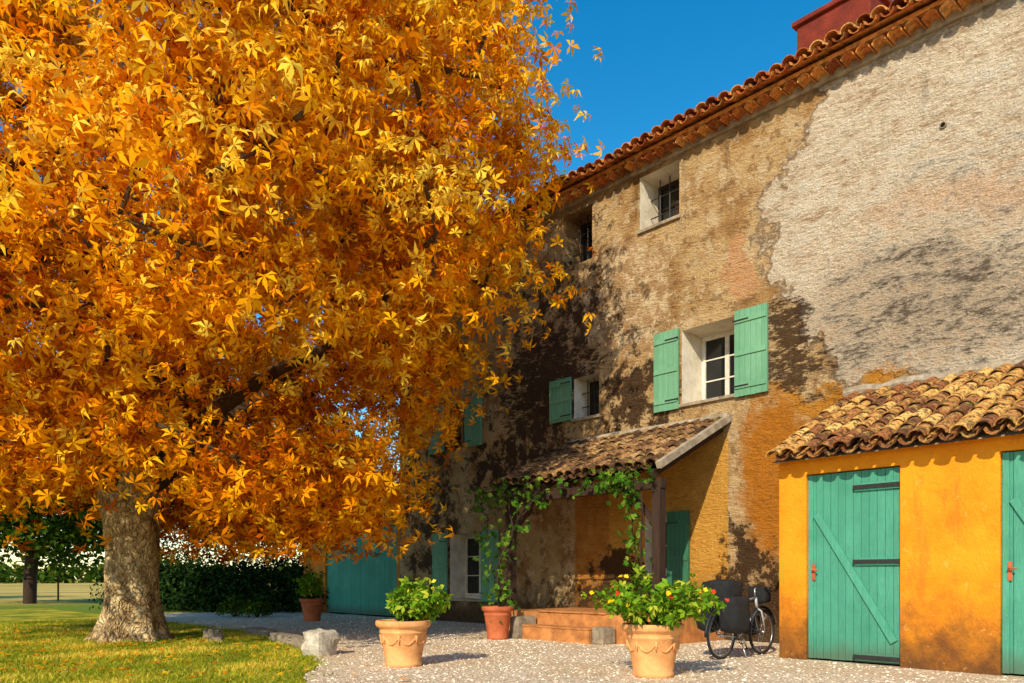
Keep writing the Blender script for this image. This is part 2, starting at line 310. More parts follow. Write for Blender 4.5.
def casement(x0,x1,z0,z1,y,rows,leafs=2,bars=False,name='window',fm='white'):
    b=MB(); t=.055
    b.box(x0+.003,x0+t,y,y+.07,z0+.003,z1-.003); b.box(x1-t,x1-.003,y,y+.07,z0+.003,z1-.003); b.box(x0+t,x1-t,y+.002,y+.068,z1-t,z1-.004); b.box(x0+t,x1-t,y+.002,y+.068,z0+.004,z0+t+.02)
    w=(x1-x0-2*t)/leafs
    for i in range(leafs):
        a=x0+t+i*w; c=a+w; e=.045
        b.box(a+.003,a+e,y-.018,y+.04,z0+t+.024,z1-t-.004); b.box(c-e,c-.003,y-.018,y+.04,z0+t+.024,z1-t-.004)
        b.box(a+e,c-e,y-.016,y+.038,z1-t-e,z1-t-.005); b.box(a+e,c-e,y-.016,y+.038,z0+t+.026,z0+t+.09)
        for r in range(1,rows):
            z=z0+t+.06+(z1-z0-2*t-.08)*r/rows; b.box(a+e,c-e,y-.01,y+.03,z-.013,z+.013)
    b.box(x0+t,x1-t,y+.012,y+.02,z0+t,z1-t,1)
    if bars:
        k=4
        for i in range(1,k):
            xx=x0+(x1-x0)*i/k; b.tube([(xx,y-.25,z0+.01),(xx,y-.25,z1-.01)],.013,6,2)
        for zz in (z0+(z1-z0)*.33,z0+(z1-z0)*.67): b.box(x0+.01,x1-.01,y-.262,y-.238,zz-.008,zz+.008,2)
    b.build(name,[M[fm],M['glass'],M['iron']],house)
casement(-10.43,-9.45,8.23,9.33,.6,2,2,True,fm='wood'); casement(-12.65,-11.75,8.1,9.28,.6,2,2,True,fm='wood'); casement(-9.39,-8.2,4.52,5.97,.66,3,2)
casement(-12.29,-11.55,4.66,5.57,.5,2,1,True,fm='wood'); casement(-16.83,-15.5,.6,2.3,.5,3,2); casement(-17.0,-16.15,4.55,5.7,.5,2,2); casement(-10.3,-9.75,1.2,2.4,.5,2,1); casement(-2.6,-1.6,8.2,9.3,.6,2,2,True,fm='wood')
def shutter(x0,x1,z0,z1,y=-.05,mat='teal2',hinge=1,brace=False,parent=None,name='shutter',zb=None):
    b=MB(); k=max(3,round((x1-x0)/.11)); w=(x1-x0)/k
    for i in range(k):
        b.box(x0+i*w+.003,x0+(i+1)*w-.003,y-.03+random.uniform(-.002,.002),y,z0+random.uniform(0,.006),z1,0,random.random())
    b.box(x0+.004,x1-.004,y+.002,y+.012,z0+.01,z1-.01,0,1)
    for f in ((.12,.5,.88) if not brace else ()):
        z=z0+(z1-z0)*f; b.box(x0+.02,x1-.02,y-.052,y-.033,z-.045,z+.045,0,.2)
    if not brace:
        for f in (.12,.88):
            z=z0+(z1-z0)*f; xa,xb=(x0-.02,x0+.3) if hinge<0 else (x1-.3,x1+.02)
            b.box(xa,xb,y-.058,y-.054,z-.014,z+.014,1)
    return b.build(name,[M[mat],M['iron']],parent or house)
shutter(-8.17,-7.5,4.45,6.02,hinge=-1); shutter(-10.02,-9.42,4.45,6.02,hinge=1); shutter(-13.0,-12.33,4.66,5.62,hinge=1)
shutter(-17.52,-16.87,.56,2.34,hinge=1); shutter(-15.46,-14.8,.56,2.34,hinge=-1); shutter(-17.7,-17.03,4.5,5.75); shutter(-16.12,-15.45,4.5,5.75,hinge=-1)
shutter(-9.7,-9.18,.62,2.45,mat='dkgreen',hinge=-1)
b=MB()
for o in ((-9.39,-8.2,4.52),(-10.43,-9.45,8.23),(-12.29,-11.55,4.66),(-16.83,-15.5,.6)):
    b.box(o[0]-.04,o[1]+.04,-.06,.45,o[2]-.05,o[2]+.012)
b.build('window_sills',M['mortar'],house,bevel=.008)
b=MB(); b.tube([(-4.62,.05,7.95),(-4.62,-.03,7.95)],.05,12,0); b.tube([(-4.62,-.028,7.95),(-4.62,-.033,7.95)],.035,12,1); b.build('wall_vent',[M['stone2'],M['dark']],house)
# ------------------------------------------------------------------ canal tiles
def tile(b,o,d,u,rt,r0,r1,L,flip=1,th=.016,seg=7,m=0,r=.5,ang=math.pi):
    base=len(b.v)
    for (t,rr) in ((0,r0),(L,r1)):
        for q in (rr,rr-th):
            for j in range(seg+1):
                a=(math.pi-ang)/2+ang*j/seg
                b.v.append(tuple(o+d*t+rt*(math.cos(a)*q)+u*(math.sin(a)*q*.85*flip)))
    k=seg+1
    for j in range(seg):
        A=base+j
        b.face([A,A+1,A+2*k+1,A+2*k],m,r); b.face([A+k+1,A+k,A+3*k,A+3*k+1],m,r)
        b.face([A,A+k,A+k+1,A+1],m,r); b.face([A+2*k,A+2*k+1,A+3*k+1,A+3*k],m,r)
    for j in (0,seg):
        A=base+j; b.face([A,A+2*k,A+3*k,A+k],m,r)
def tiled(b,x0,x1,ye,ze,yt,zt,pitch=.24,row=.34,rows=None,channels=True,jit=.014,R0=.113):
    e=Vector((0,ye,ze)); t=Vector((0,yt,zt)); d=(t-e).normalized(); L=(t-e).length; rt=Vector((1,0,0)); u=rt.cross(d).normalized()
    nc=int(round((x1-x0)/pitch)); nr=int(L/row)+1
    if rows: nr=min(rows,nr)
    for i in range(nc+1):
        x=x0+i*pitch; sag=noise.noise((x*.7,ye,1))*.05
        for j in range(nr):
            ln=min(.43,L-j*row)
            if ln<.08: continue
            R=random.random()
            o=Vector((x+random.uniform(-jit,jit),0,0))+e+d*(j*row+random.uniform(-.03,.03)*(1 if j else 1.3))+u*(.05+sag+random.uniform(0,.018))
            dd=(d+rt*random.uniform(-.035,.035)+u*-.04).normalized()
            tile(b,o,dd,u,rt,R0,R0*.8,ln,1,r=R)
            if channels and i<nc:
                o=Vector((x+pitch/2,0,0))+e+d*(j*row+random.uniform(-.04,.0))+u*(.055+sag)
                tile(b,o,d,u,rt,R0*.85,R0,ln,-1,r=random.random()*.5,seg=5)
ROOFZ=9.68
b=MB(); tiled(b,HX0-.15,HX1+.1,-.52,ROOFZ,1.2,ROOFZ+.58,rows=4,pitch=.25,R0=.125)
n=int((HX1-HX0+.3)/.0625)
for i in range(n):
    xa=HX0-.15+i*.0625; xb=xa+.0625; ha=.04*math.sin(i*math.pi/2); hb=.04*math.sin((i+1)*math.pi/2)
    b.poly([(xa,.75,ROOFZ+.46+ha),(xb,.75,ROOFZ+.46+hb),(xb,4.6,ROOFZ+1.75+hb),(xa,4.6,ROOFZ+1.75+ha)],0,.6)
b.poly([(HX0-.15,4.6,ROOFZ+1.76),(HX1+.1,4.6,ROOFZ+1.76),(HX1+.1,9.4,ROOFZ-.05),(HX0-.15,9.4,ROOFZ-.05)],0,.5)
b.tube([(HX0-.15,4.6,ROOFZ+1.76),(HX1+.1,4.6,ROOFZ+1.76)],.11,10)
b.build('roof_tiles',M['rooftile'],house,smooth=False)
b=MB()
x=HX0
while x<HX1:
    tile(b,Vector((x,-.33+random.uniform(-.012,.012),9.48)),Vector((0,1,0)),Vector((0,0,1)),Vector((1,0,0)),.112,.112,.34,1,r=random.random(),m=0); x+=.25
b.box(HX0,HX1,-.31,.0,9.59,9.66,0,.7); b.box(HX0,HX1,-.06,.0,9.42,9.588,1); b.poly([(HX0,-.48,9.672),(HX0,.9,10.12),(HX1,.9,10.12),(HX1,-.48,9.672)],0,.6)
b.build('genoise_cornice',[M['rooftile'],M['mortar']],house)
b=MB(); b.box(-7.7,-6.3,1.3,2.1,9.6,11.6); b.box(-7.77,-6.23,1.23,2.17,11.602,11.7); b.box(-7.6,-6.4,1.4,2.0,11.702,11.8); b.build('chimney',M['chim'],house,bevel=.02)
# porch
b=MB(); tiled(b,-12.3,-8.45,-2.12,3.02,-.02,4.06,rows=8); b.build('porch_roof_tiles',M['darktile'],house)
b=MB()
b.poly([(-12.35,-2.05,2.98),(-8.35,-2.05,2.98),(-8.35,0,4.0),(-12.35,0,4.0)]); 
for i in range(8):
    xx=-12.2+i*.53; b.bar((xx,-2.1,2.88),(xx,-.01,3.92),.07,.1,0,(0,0,1))
b.box(-12.4,-8.36,-1.98,-1.84,2.68,2.85); b.box(-8.55,-8.38,-1.99,-1.83,.0,2.679); b.box(-12.33,-12.17,-1.99,-1.83,.0,2.679)
b.bar((-8.46,-1.9,2.0),(-9.1,-1.91,2.68),.09,.09,0); b.bar((-12.25,-1.9,2.0),(-11.6,-1.91,2.68),.09,.09,0)
b.build('porch_timber',M['wood'],house)
b=MB(); b.bar((-8.31,-2.12,3.04),(-8.31,-.01,4.12),.1,.12,0,(0,0,1)); b.tube([(-12.4,-.06,4.12),(-11,-.05,4.14),(-9.5,-.06,4.12),(-8.3,-.05,4.13)],.08,8); b.build('porch_verge',M['mortar'],house)
b=MB(); b.box(-12.3,-8.4,-2.2,-.003,0,.5,0,.5); b.box(-11.1,-9.4,-2.65,-2.203,0,.24)
for i in range(9):
    xx=-11.1+i*.19
    for (y0,y1,z) in ((-2.66,-2.25,.242),(-2.22,-1.9,.502)): b.box(xx+.004,xx+.186,y0-random.uniform(0,.012),y1,z,z+.03,0)
b.build('brick_steps',M['brick'],house,bevel=.006)
b=MB(); b.box(-11.36,-11.12,-2.75,-2.25,0,.42); b.box(-9.38,-9.12,-2.6,-2.25,0,.3); b.build('step_side_stones',M['stone2'],house,bevel=.03)
# ------------------------------------------------------------------ shed
shed=empty('shed'); sx0,sx1,sy=-6.0,-.6,-2.3
b=MB(); wall(b,sx0,sx1,0,2.86,sy,[(-5.59,-4.31,0,2.6),(-3.17,-1.9,0,2.64)],0,.14,0)
for X in (sx0,sx1): b.poly([(X,sy,0),(X,sy,2.86),(X,-.003,4.0),(X,-.003,0)])
b.build('shed_walls',[M['ochre'],M['ochre'],M['dark']],shed)
b=MB(); tiled(b,-5.9,-.5,-2.62,2.82,-.03,4.1,rows=8); b.build('shed_roof_tiles',M['oldtile'],shed)
b=MB(); b.poly([(-6.0,-2.5,2.78),(-.5,-2.5,2.78),(-.5,-.02,4.0),(-6.0,-.02,4.0)]); 
pts=[(-6.1+i*.3,-.07+.02*math.sin(i*1.7),4.15+.03*math.sin(i*2.3)) for i in range(20)]; b.tube(pts,[.1+.025*math.sin(i*3.1) for i in range(20)],8)
b.build('roof_mortar',M['mortar'],shed)
def door(x0,x1,z1,y,flip=False):
    shutter(x0,x1,.03,z1,y,'teal',brace=True,parent=shed,name='plank_door')
    b=MB(); yy=y-.036
    b.box(x0+.005,x0+.075,yy-.018,yy,.031,z1,0,.1)
    b.bar((x0+.12,yy-.014,z1-.55),(x1-.09,yy-.014,.32),.1,.024,0,(0,1,0),.0)
    for z in (z1-.22,z1*.53,.1): 
        b.box(x1-.62,x1+.03,yy-.05,yy-.028,z-.026,z+.026,1); b.box(x1-.6,x1-.02,yy-.026,yy-.001,z-.05,z+.05,0,.1)
    b.box(x0+.06,x0+.11,yy-.03,yy-.02,1.12,1.34,2); b.tube([(x0+.085,yy-.03,1.27),(x0+.085,yy-.08,1.27),(x0+.17,yy-.08,1.26)],.011,8,2)
    b.build('door_brace_and_hinges',[M['teal'],M['iron'],M['terra2']],shed)
door(-5.585,-4.315,2.585,sy+.1); door(-3.165,-1.905,2.625,sy+.1)
# ------------------------------------------------------------------ garage wing
gar=empty('garage')
b=MB(); wall(b,-25.2,-19.203,0,3.45,.06,[(-23.7,-19.45,0,2.7)],0,.2,0)
b.poly([(-25.2,.06,0),(-25.2,.06,3.45),(-25.2,6,4.9),(-25.2,6,0)]); b.poly([(-25.2,6,0),(-19.21,6,0),(-19.21,6,4.9),(-25.2,6,4.9)]); b.build('garage_walls',[M['orange'],M['orange'],M['dark']],gar)
b=MB(); tiled(b,-25.3,-19.3,-.25,3.45,1.5,3.9,rows=5); b.poly([(-25.3,-.2,3.43),(-19.21,-.2,3.43),(-19.21,6.2,5.0),(-25.3,6.2,5.0)]); b.build('garage_roof',M['rooftile'],gar)
shutter(-23.69,-21.58,.03,2.69,.17,'teal',brace=True,parent=gar,name='garage_door'); shutter(-21.57,-19.46,.03,2.69,.17,'teal',brace=True,parent=gar,name='garage_door')
# ------------------------------------------------------------------ foliage helpers
def rdir(n): 
    v=RG.normal(size=(n,3)); return v/np.linalg.norm(v,axis=1,keepdims=True)
def grow(root,targets,step=.9,jit=.12):
    nodes=[Vector(p) for p in root]; par=[-1]+list(range(len(root)-1))
    r0=nodes[-1]; targets=sorted(targets,key=lambda p:(Vector(p)-r0).length)
    start=max(0,len(root)-3)
    for t in targets:
        t=Vector(t); best=None;bd=1e9
        for i in range(start,len(nodes)):
            d=(nodes[i]-t).length
            if nodes[i].z>t.z+1.5: d+=1.0
            if d<bd: bd=d;best=i
        p=nodes[best]; L=(t-p).length; k=max(1,int(L/step)); cur=best
        for j in range(1,k+1):
            f=j/k; q=p.lerp(t,f)+Vector((random.gauss(0,jit),random.gauss(0,jit),random.gauss(0,jit)+math.sin(f*math.pi)*L*.12))
            if j==k: q=t
            nodes.append(q); par.append(cur); cur=len(nodes)-1
    w=[0.0]*len(nodes); ch=set(par)
    for i in range(len(nodes)-1,-1,-1):
        if i not in ch: w[i]+=1
        if par[i]>=0: w[par[i]]+=w[i]
    return nodes,par,w
# ------------------------------------------------------------------ big autumn chestnut
tree=empty('chestnut_tree')
TX,TY=-15.75,-8.23; F=np.array([-.7466,.6652,0]); R_=np.array([.6652,.7466,0]); T0=np.array([TX,TY,0])
cl=[]
def okc(p):
    hr=math.hypot(p[0]-TX,p[1]-TY); lat=float((p-T0)@R_); dep=float((p-T0)@F)
    lim=2.3+.5*noise.noise((p[0]*.4,p[1]*.4,5))
    if lat<-1.2: lim=2.9+.8*noise.noise((p[0]*.5,p[1]*.5,8))
    if hr<2.2: lim=4.2
    if abs(lat)<2.0 and dep<0: lim=max(lim,3.1)
    if p[2]<lim: return False
    if lat>4.0+(p[2]-2)*.6: return False
    if p[1]>-1.3 and p[2]<12: return False
    return noise.noise((p[0]*.36,p[1]*.36,p[2]*.36))>-.25
while len(cl)<720:
    d=rdir(1)[0]; r=random.uniform(.3,1)**.4
    p=T0+R_*d[0]*7.5*r+F*d[1]*6.6*r+np.array([0,0,9.0+d[2]*7.5*r])
    if okc(p): cl.append(p)
while len(cl)<780:
    a=random.uniform(0,6.283); r=random.uniform(2.2,5.0); p=T0+R_*math.cos(a)*r+F*math.sin(a)*r*.9+np.array([0,0,random.uniform(2.1,3.4)])
    if okc(p): cl.append(p)
root=[(TX,TY,0),(TX+.03,TY,.8),(TX-.05,TY,1.7),(TX-.02,TY+.05,2.6),(TX+.05,TY,3.6),(TX,TY+.1,4.8),(TX+.1,TY,6.4),(TX-.1,TY-.1,8.2)]
nodes,par,w=grow(root,cl)
b=MB(); 
def trad(i): return .014+.021*math.sqrt(w[i])
for i in range(8,len(nodes)):
    p=nodes[par[i]]; q=nodes[i]; r1=min(trad(par[i]),.3); r2=trad(i)
    if w[par[i]]>w[i]*1.6: r1=min(r1,r2*1.25)
    b.tube([p,q],[min(r1,.3),min(r2,.3)],6,cap=False)
for a,l in ((.3,5),(1.5,4.6),(2.7,5),(3.9,4.6),(5.1,5),(0.9,6)):
    d=Vector((math.cos(a),math.sin(a),0)); o=Vector((TX,TY,2.3+random.random()*.7))
    b.tube([o,o+d*.6+Vector((0,0,.7)),o+d*1.5+Vector((0,0,1.7)),o+d*2.7+Vector((0,0,2.5)),o+d*l*.85+Vector((0,0,3.6))],[.24,.21,.17,.12,.05],8)
b.build('limbs',M['limb'],tree,smooth=True)
b=MB(); n=44; zs=[-.05,.03,.1,.2,.35,.55,.8,1.05,1.3,1.6,1.9,2.2,2.5,2.8,3.2,3.8,4.6,5.6,6.8,8.2]; rs=[.74,.68,.62,.57,.52,.48,.46,.45,.44,.44,.45,.46,.48,.5,.5,.44,.36,.3,.22,.14]
for z,r in zip(zs,rs):
    for j in range(n):
        a=2*math.pi*j/n; fl=max(0,1-z/1.0)
        rr=r*(1+.14*fl*math.sin(a*6+.7)+.05*math.sin(a*4+z)+.12*noise.noise((math.cos(a)*1.7,math.sin(a)*1.7,z*1.0)))+.05*noise.noise((math.cos(a)*5,math.sin(a)*5,z*3))
        b.v.append((TX+.05*math.sin(z*1.5)+math.cos(a)*rr,TY+math.sin(a)*rr,z))
for i in range(len(zs)-1):
    for j in range(n): b.face([i*n+j,i*n+(j+1)%n,(i+1)*n+(j+1)%n,(i+1)*n+j])
b.build('trunk',M['bark'],tree,smooth=True)
C=[];NN=[];RR=[]
for p in cl:
    k=int(random.uniform(90,150)); sg=random.uniform(.4,.68)
    q=RG.normal(size=(k,3))*np.array([sg,sg,sg*.6])+p; q[:,2]-=.14*((q[:,0]-p[0])**2+(q[:,1]-p[1])**2)
    out=(p-(T0+np.array([0,0,7.5])))/8; C.append(q); NN.append(rdir(k)*.85+out*.7+np.array([0,0,.4]))
    RR.append(np.clip(RG.normal(.55+.17*math.tanh((p[2]-4.5)/2.5)+random.gauss(0,.14),.21,k),0,1))  # lower clumps get deeper orange, shade under the crown put into leaf colour
C=np.concatenate(C);NN=np.concatenate(NN);RR=np.concatenate(RR); k=(C[:,2]>1.5)&((C[:,1]<-.75)|(C[:,2]>11)); C=C[k];NN=NN[k];RR=RR[k]
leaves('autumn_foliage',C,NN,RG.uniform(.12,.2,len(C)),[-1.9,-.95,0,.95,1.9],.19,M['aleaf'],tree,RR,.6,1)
n=1100; x=RG.normal(TX+1,4.2,n); y=RG.normal(TY-.8,2.2,n); k=(y<-.2)&(np.hypot(x-TX,y-TY)>1)&(inpoly(x,y,LP)|(RG.random(n)<.1)); x=x[k];y=y[k];n=len(x)
leaves('fallen_leaves',np.stack([x,y,RG.uniform(.015,.05,n)],1),rdir(n)*.35+np.array([0,0,1]),RG.uniform(.05,.1,n),[-.7,0,.7],.2,M['aleaf'],None,RG.normal(.5,.2,n),.05,2)
# ------------------------------------------------------------------ background trees, hedge
def green_tree(name,x,y,h,rad,nc,per,size,mat,seed,lean=0):
    e=empty(name); random.seed(seed); cz=h*.58; cs=[]
    while len(cs)<nc:
        d=rdir(1)[0]; r=random.uniform(.2,1)**.5; p=np.array([x+d[0]*rad*r,y+d[1]*rad*r,cz+d[2]*h*.42*r])
        if p[2]>h*.24: cs.append(p)
    nd,pr,w=grow([(x,y,0),(x+.1,y,h*.12),(x,y+.1,h*.25),(x,y,h*.4)],cs,1.0)
    b=MB()
    for i in range(1,len(nd)): b.tube([nd[pr[i]],nd[i]],[.03+.03*math.sqrt(w[pr[i]]) if w[pr[i]]<w[i]*1.6 else .03+.035*math.sqrt(w[i]),.03+.03*math.sqrt(w[i])],7,cap=False)
    b.build('trunk_and_limbs',M['wood'],e,smooth=True)
    C=np.concatenate([RG.normal(size=(per,3))*.6*np.array([1,1,.7])+p for p in cs]); k=len(C)
    leaves('foliage',C,rdir(k)+np.array([0,0,.6]),RG.uniform(size*.7,size*1.3,k),[0],.3,mat,e,RG.normal(.45,.25,k),.2,seed)
green_tree('green_tree',-41,-5.2,9.2,5.0,200,95,.28,M['greenleaf'],3)
green_tree('green_tree',-52,-14,8.5,4.8,120,70,.3,M['greenleaf'],4)
def bushmass(name,pts,per,size,mat,seed):
    e=empty(name); cs=[];nm=[]
    b=MB()
    for (x,y,r,h) in pts:
        d=rdir(per); d[:,2]=np.abs(d[:,2]); rr=RG.uniform(.7,1.05,per)[:,None]*(1+.12*np.sin(d[:,:1]*9+x)+.1*np.sin(d[:,1:2]*11))
        cs.append(np.array([x,y,.1])+d*rr*np.array([r,r,h])); nm.append(d+rdir(per)*.7)
        for k in range(5):
            q=Vector(d[k])*.8; b.tube([(x,y,0),(x+q.x*r*.5,y+q.y*r*.5,q.z*h*.6+.1),(x+q.x*r,y+q.y*r,q.z*h+.1)],[.03,.02,.01],5)
    b.build('stems',M['wood'],e); C=np.concatenate(cs)
    leaves('foliage',C,np.concatenate(nm),RG.uniform(size*.7,size*1.3,len(C)),[0],.3,mat,e,RG.normal(.45,.25,len(C)),.2,seed)
hp=[(-33.5+i*.95,-6.6+i*.72+random.uniform(-.3,.3),1.4,random.uniform(1.3,2.3)) for i in range(4,10)]+[(-32+i,-4+i*.8,1.6,random.uniform(1.9,3.2)) for i in range(1,8)]
bushmass('hedge',hp,1700,.14,M['hedgeleaf'],5)
bushmass('shrub',[(-22.3,-2.9,.45,.4),(-23.2,-3.2,.5,.45)],500,.1,M['greenleaf'],6)
pts=[]
for i in range(70):
    a=math.radians(95+i*1.6); d=random.uniform(190,230); pts.append((math.cos(a)*d,math.sin(a)*d-12,random.uniform(5,9),random.uniform(3,5.5)))
bushmass('distant_tree_line',pts,260,1.6,M['greenleaf'],7)
b=MB()
fp=[(-46,-30+i*3.0) for i in range(16)]
for (x,y) in fp: b.tube([(x,y,0),(x+random.uniform(-.04,.04),y,1.15)],.045,6)
for z in (.4,.75,1.05): b.tube([(x,y,z) for x,y in fp],.006,4)
b.build('wire_fence',M['wood'])
# ------------------------------------------------------------------ pots
def pot(name,x,y,r,h,fancy=True,mat='terra'):
    e=empty(name,(x,y,0)); b=MB()
    pr=[(0,.0),(r*.62,.0),(r*.66,.015),(r*.67,.05),(r*.64,.07),(r*.7,h*.3),(r*.78,h*.55),(r*.83,h*.72),(r*.86,h*.735),(r*.86,h*.765),(r*.84,h*.78),(r*.88,h*.84),(r*.97,h*.87),(r,h*.9),(r,h*.98),(r*.97,h),(r*.86,h),(r*.84,h*.97),(r*.82,h*.9)]
    b.lathe(pr,n=48); b.lathe([(r*.83,h*.9),(r*.4,h*.93),(.001,h*.94)],m=1,n=24)
    if fancy:
        for k in range(8):
            a0=2*math.pi*k/8; P=[]
            for j in range(9):
                t=j/8; a=a0+t*math.pi/4; z=h*(.66-.16*math.sin(t*math.pi)); rr=r*(.64+(z/h-.12)*.31)+.004; P.append((math.cos(a)*rr,math.sin(a)*rr,z))
            b.tube(P,[.008+.008*math.sin(j/8*math.pi) for j in range(9)],6)
            P0=P[0]; b.tube([(P0[0]*1.02,P0[1]*1.02,P0[2]+.02),(P0[0]*1.0,P0[1]*1.0,P0[2]-.09)],[.02,.008],6)
    b.build('pot',[M[mat],M['soil']],e,smooth=True); return e
def potplant(e,h,rad,up,n,seed,flower=None,nf=40,size=.07,off=(0,0),ns=34):
    random.seed(seed); b=MB(); C=[];T=[]
    for k in range(ns):
        a=random.uniform(0,6.28); rr=rad*random.uniform(.1,1)**.7; tz=h+up*random.uniform(.3,1.15)*(1-.35*(rr/rad)**2)
        t=Vector((math.cos(a)*rr+off[0],math.sin(a)*rr+off[1],tz)); s0=Vector((math.cos(a)*.06,math.sin(a)*.06,h*.9)); md=s0.lerp(t,.5)+Vector((0,0,up*.2))
        b.tube([s0,md,t],[.007,.005,.003],5); T.append(t)
        m=n//ns
        f=RG.uniform(.3,1.08,m)[:,None]; s0,md,t=[np.array(v) for v in (s0,md,t)]
        P=(1-f)**2*s0+2*f*(1-f)*md+f*f*t+RG.normal(0,.038,(m,3)); C.append(P)
    b.build('stems',M['wood'],e); C=np.concatenate(C); C[:,2]=np.maximum(C[:,2],h*.8); k=len(C)
    leaves('leaves',C,rdir(k)*.8+np.array([0,0,.7]),RG.uniform(size*.6,size*1.4,k),[-.5,.5] ,.26,M['potleaf'],e,RG.normal(.5,.25,k),.35,seed)
    if flower:
        for fi,(fl,cnt) in enumerate(flower):
            t=np.array([random.choice(T) for _ in range(cnt)])+RG.normal(0,.05,(cnt,3))+np.array([0,0,.05])
            leaves('flowers',t,rdir(cnt)*.6+np.array([.3,-.6,.6]),np.full(cnt,.04),[0,1.26,2.5,-2.5,-1.26],.42,M[fl],e,RG.random(cnt),-.1,seed+1)
e=pot('flower_pot',-8.71,-6.94,.36,.6); potplant(e,.6,.42,.46,850,21,[('yellow',22)],off=(.12,.12),ns=26,size=.09)
e=pot('flower_pot',-5.85,-5.38,.36,.62); potplant(e,.62,.78,.5,1500,22,[('yellow',24),('red',10)],ns=38,size=.085)
e=pot('flower_pot',-11.35,-3.05,.3,.62,False,'terra2')
e=pot('flower_pot',-19.46,-2.62,.34,.6,False,'terra2'); potplant(e,.6,.4,.7,1200,24)
# ------------------------------------------------------------------ climbing vine
vine=empty('climbing_vine'); b=MB(); C=[]
def vstem(P,r0,r1,per,sp):
    P=[Vector(p) for p in P]; Q=[]
    for i in range(len(P)-1):
        for j in range(5): 
            q=P[i].lerp(P[i+1],j/5); Q.append(q+Vector([noise.noise((q.x*3,q.y*3,q.z*3+k*7))*.07 for k in range(3)]))
    Q.append(P[-1]); n=len(Q); b.tube(Q,[r0+(r1-r0)*i/n for i in range(n)],6)
    for q in Q:
        k=int(per*random.uniform(.0,2)); 
        if k: C.append(np.array(q)+RG.normal(0,sp,(k,3)))
vstem([(-11.35,-3.05,.55),(-11.3,-2.9,1.2),(-11.5,-2.6,2.0),(-11.7,-2.4,2.7),(-12.1,-2.4,3.0)],.025,.015,4,.13)
vstem([(-11.3,-3.0,.55),(-11.5,-2.95,1.3),(-11.35,-2.6,2.2),(-11.0,-2.3,2.85)],.022,.012,5,.15)
vstem([(-11.4,-3.0,.6),(-11.9,-2.8,1.6),(-12.3,-2.5,2.3),(-12.9,-2.3,2.8)],.015,.008,10,.16)
vstem([(-12.9,-2.3,2.9),(-12,-2.3,2.85),(-11,-2.3,2.78)],.014,.01,12,.11)
vstem([(-11,-2.3,2.78),(-10,-2.3,2.8),(-9.6,-2.35,2.82)],.014,.01,3,.08)
vstem([(-9.6,-2.35,2.82),(-9,-2.35,2.82),(-8.5,-2.3,2.8)],.014,.01,7,.09)
vstem([(-9.3,-2.35,2.85),(-9.0,-2.3,2.8),(-8.85,-2.2,2.6),(-8.85,-2.15,1.9),(-8.75,-2.15,1.3)],.014,.01,9,.1)
vstem([(-8.62,-2.25,.0),(-8.62,-2.2,1.2),(-8.65,-2.15,2.6)],.02,.014,2,.08)
b.build('stems',M['wood'],vine,smooth=True); C=np.concatenate(C); k=len(C)
leaves('leaves',C,rdir(k)+np.array([0,-.5,.4]),RG.uniform(.05,.13,k),[-.7,0,.7],.26,M['vineleaf'],vine,RG.normal(.5,.25,k),.25,31)
# ------------------------------------------------------------------ stones
def stone(name,x,y,sx,sy_,sz,rot,seed,mat='stone'):
    bm=bmesh.new(); bmesh.ops.create_cube(bm,size=1); bmesh.ops.subdivide_edges(bm,edges=bm.edges[:],cuts=5,use_grid_fill=True)
    for v in bm.verts:
        p=v.co.copy(); sp=p.normalized()*.62; p=p.lerp(sp,.32)
        p*=1+.22*noise.noise(p*2.3+Vector((seed,0,0)))+.08*noise.noise(p*7+Vector((seed,3,0))); v.co=Vector((p.x*sx,p.y*sy_,(p.z+.42)*sz))
    me=bpy.data.meshes.new(name); bm.to_mesh(me); bm.free(); me.materials.append(M[mat])
    o=bpy.data.objects.new(name,me); o.location=(x,y,0); o.rotation_euler=(0,0,rot); sc.collection.objects.link(o)
stone('edging_stone',-10.75,-7.05,.36,.42,.4,.3,1); stone('edging_stone',-11.7,-6.75,1.3,.26,.2,-.25,2,'stone2'); stone('edging_stone',-13.3,-6.35,1.5,.28,.16,-.2,3,'stone2'); stone('edging_stone',-15.4,-5.9,1.2,.3,.14,-.1,4,'stone2')
stone('garden_stone',-15.0,-7.0,.3,.25,.2,.3,6,'stone2'); stone('garden_stone',-14.3,-7.2,.22,.2,.1,.9,7,'stone2')
e=empty('stone_bench'); b=MB()
b.box(-17.55,-16.75,-13.2,-12.8,.26,.37); b.box(-17.4,-17.2,-13.12,-12.88,0,.258); b.box(-17.08,-16.88,-13.12,-12.88,0,.258); b.build('slab_and_supports',M['stone2'],e,bevel=.03)
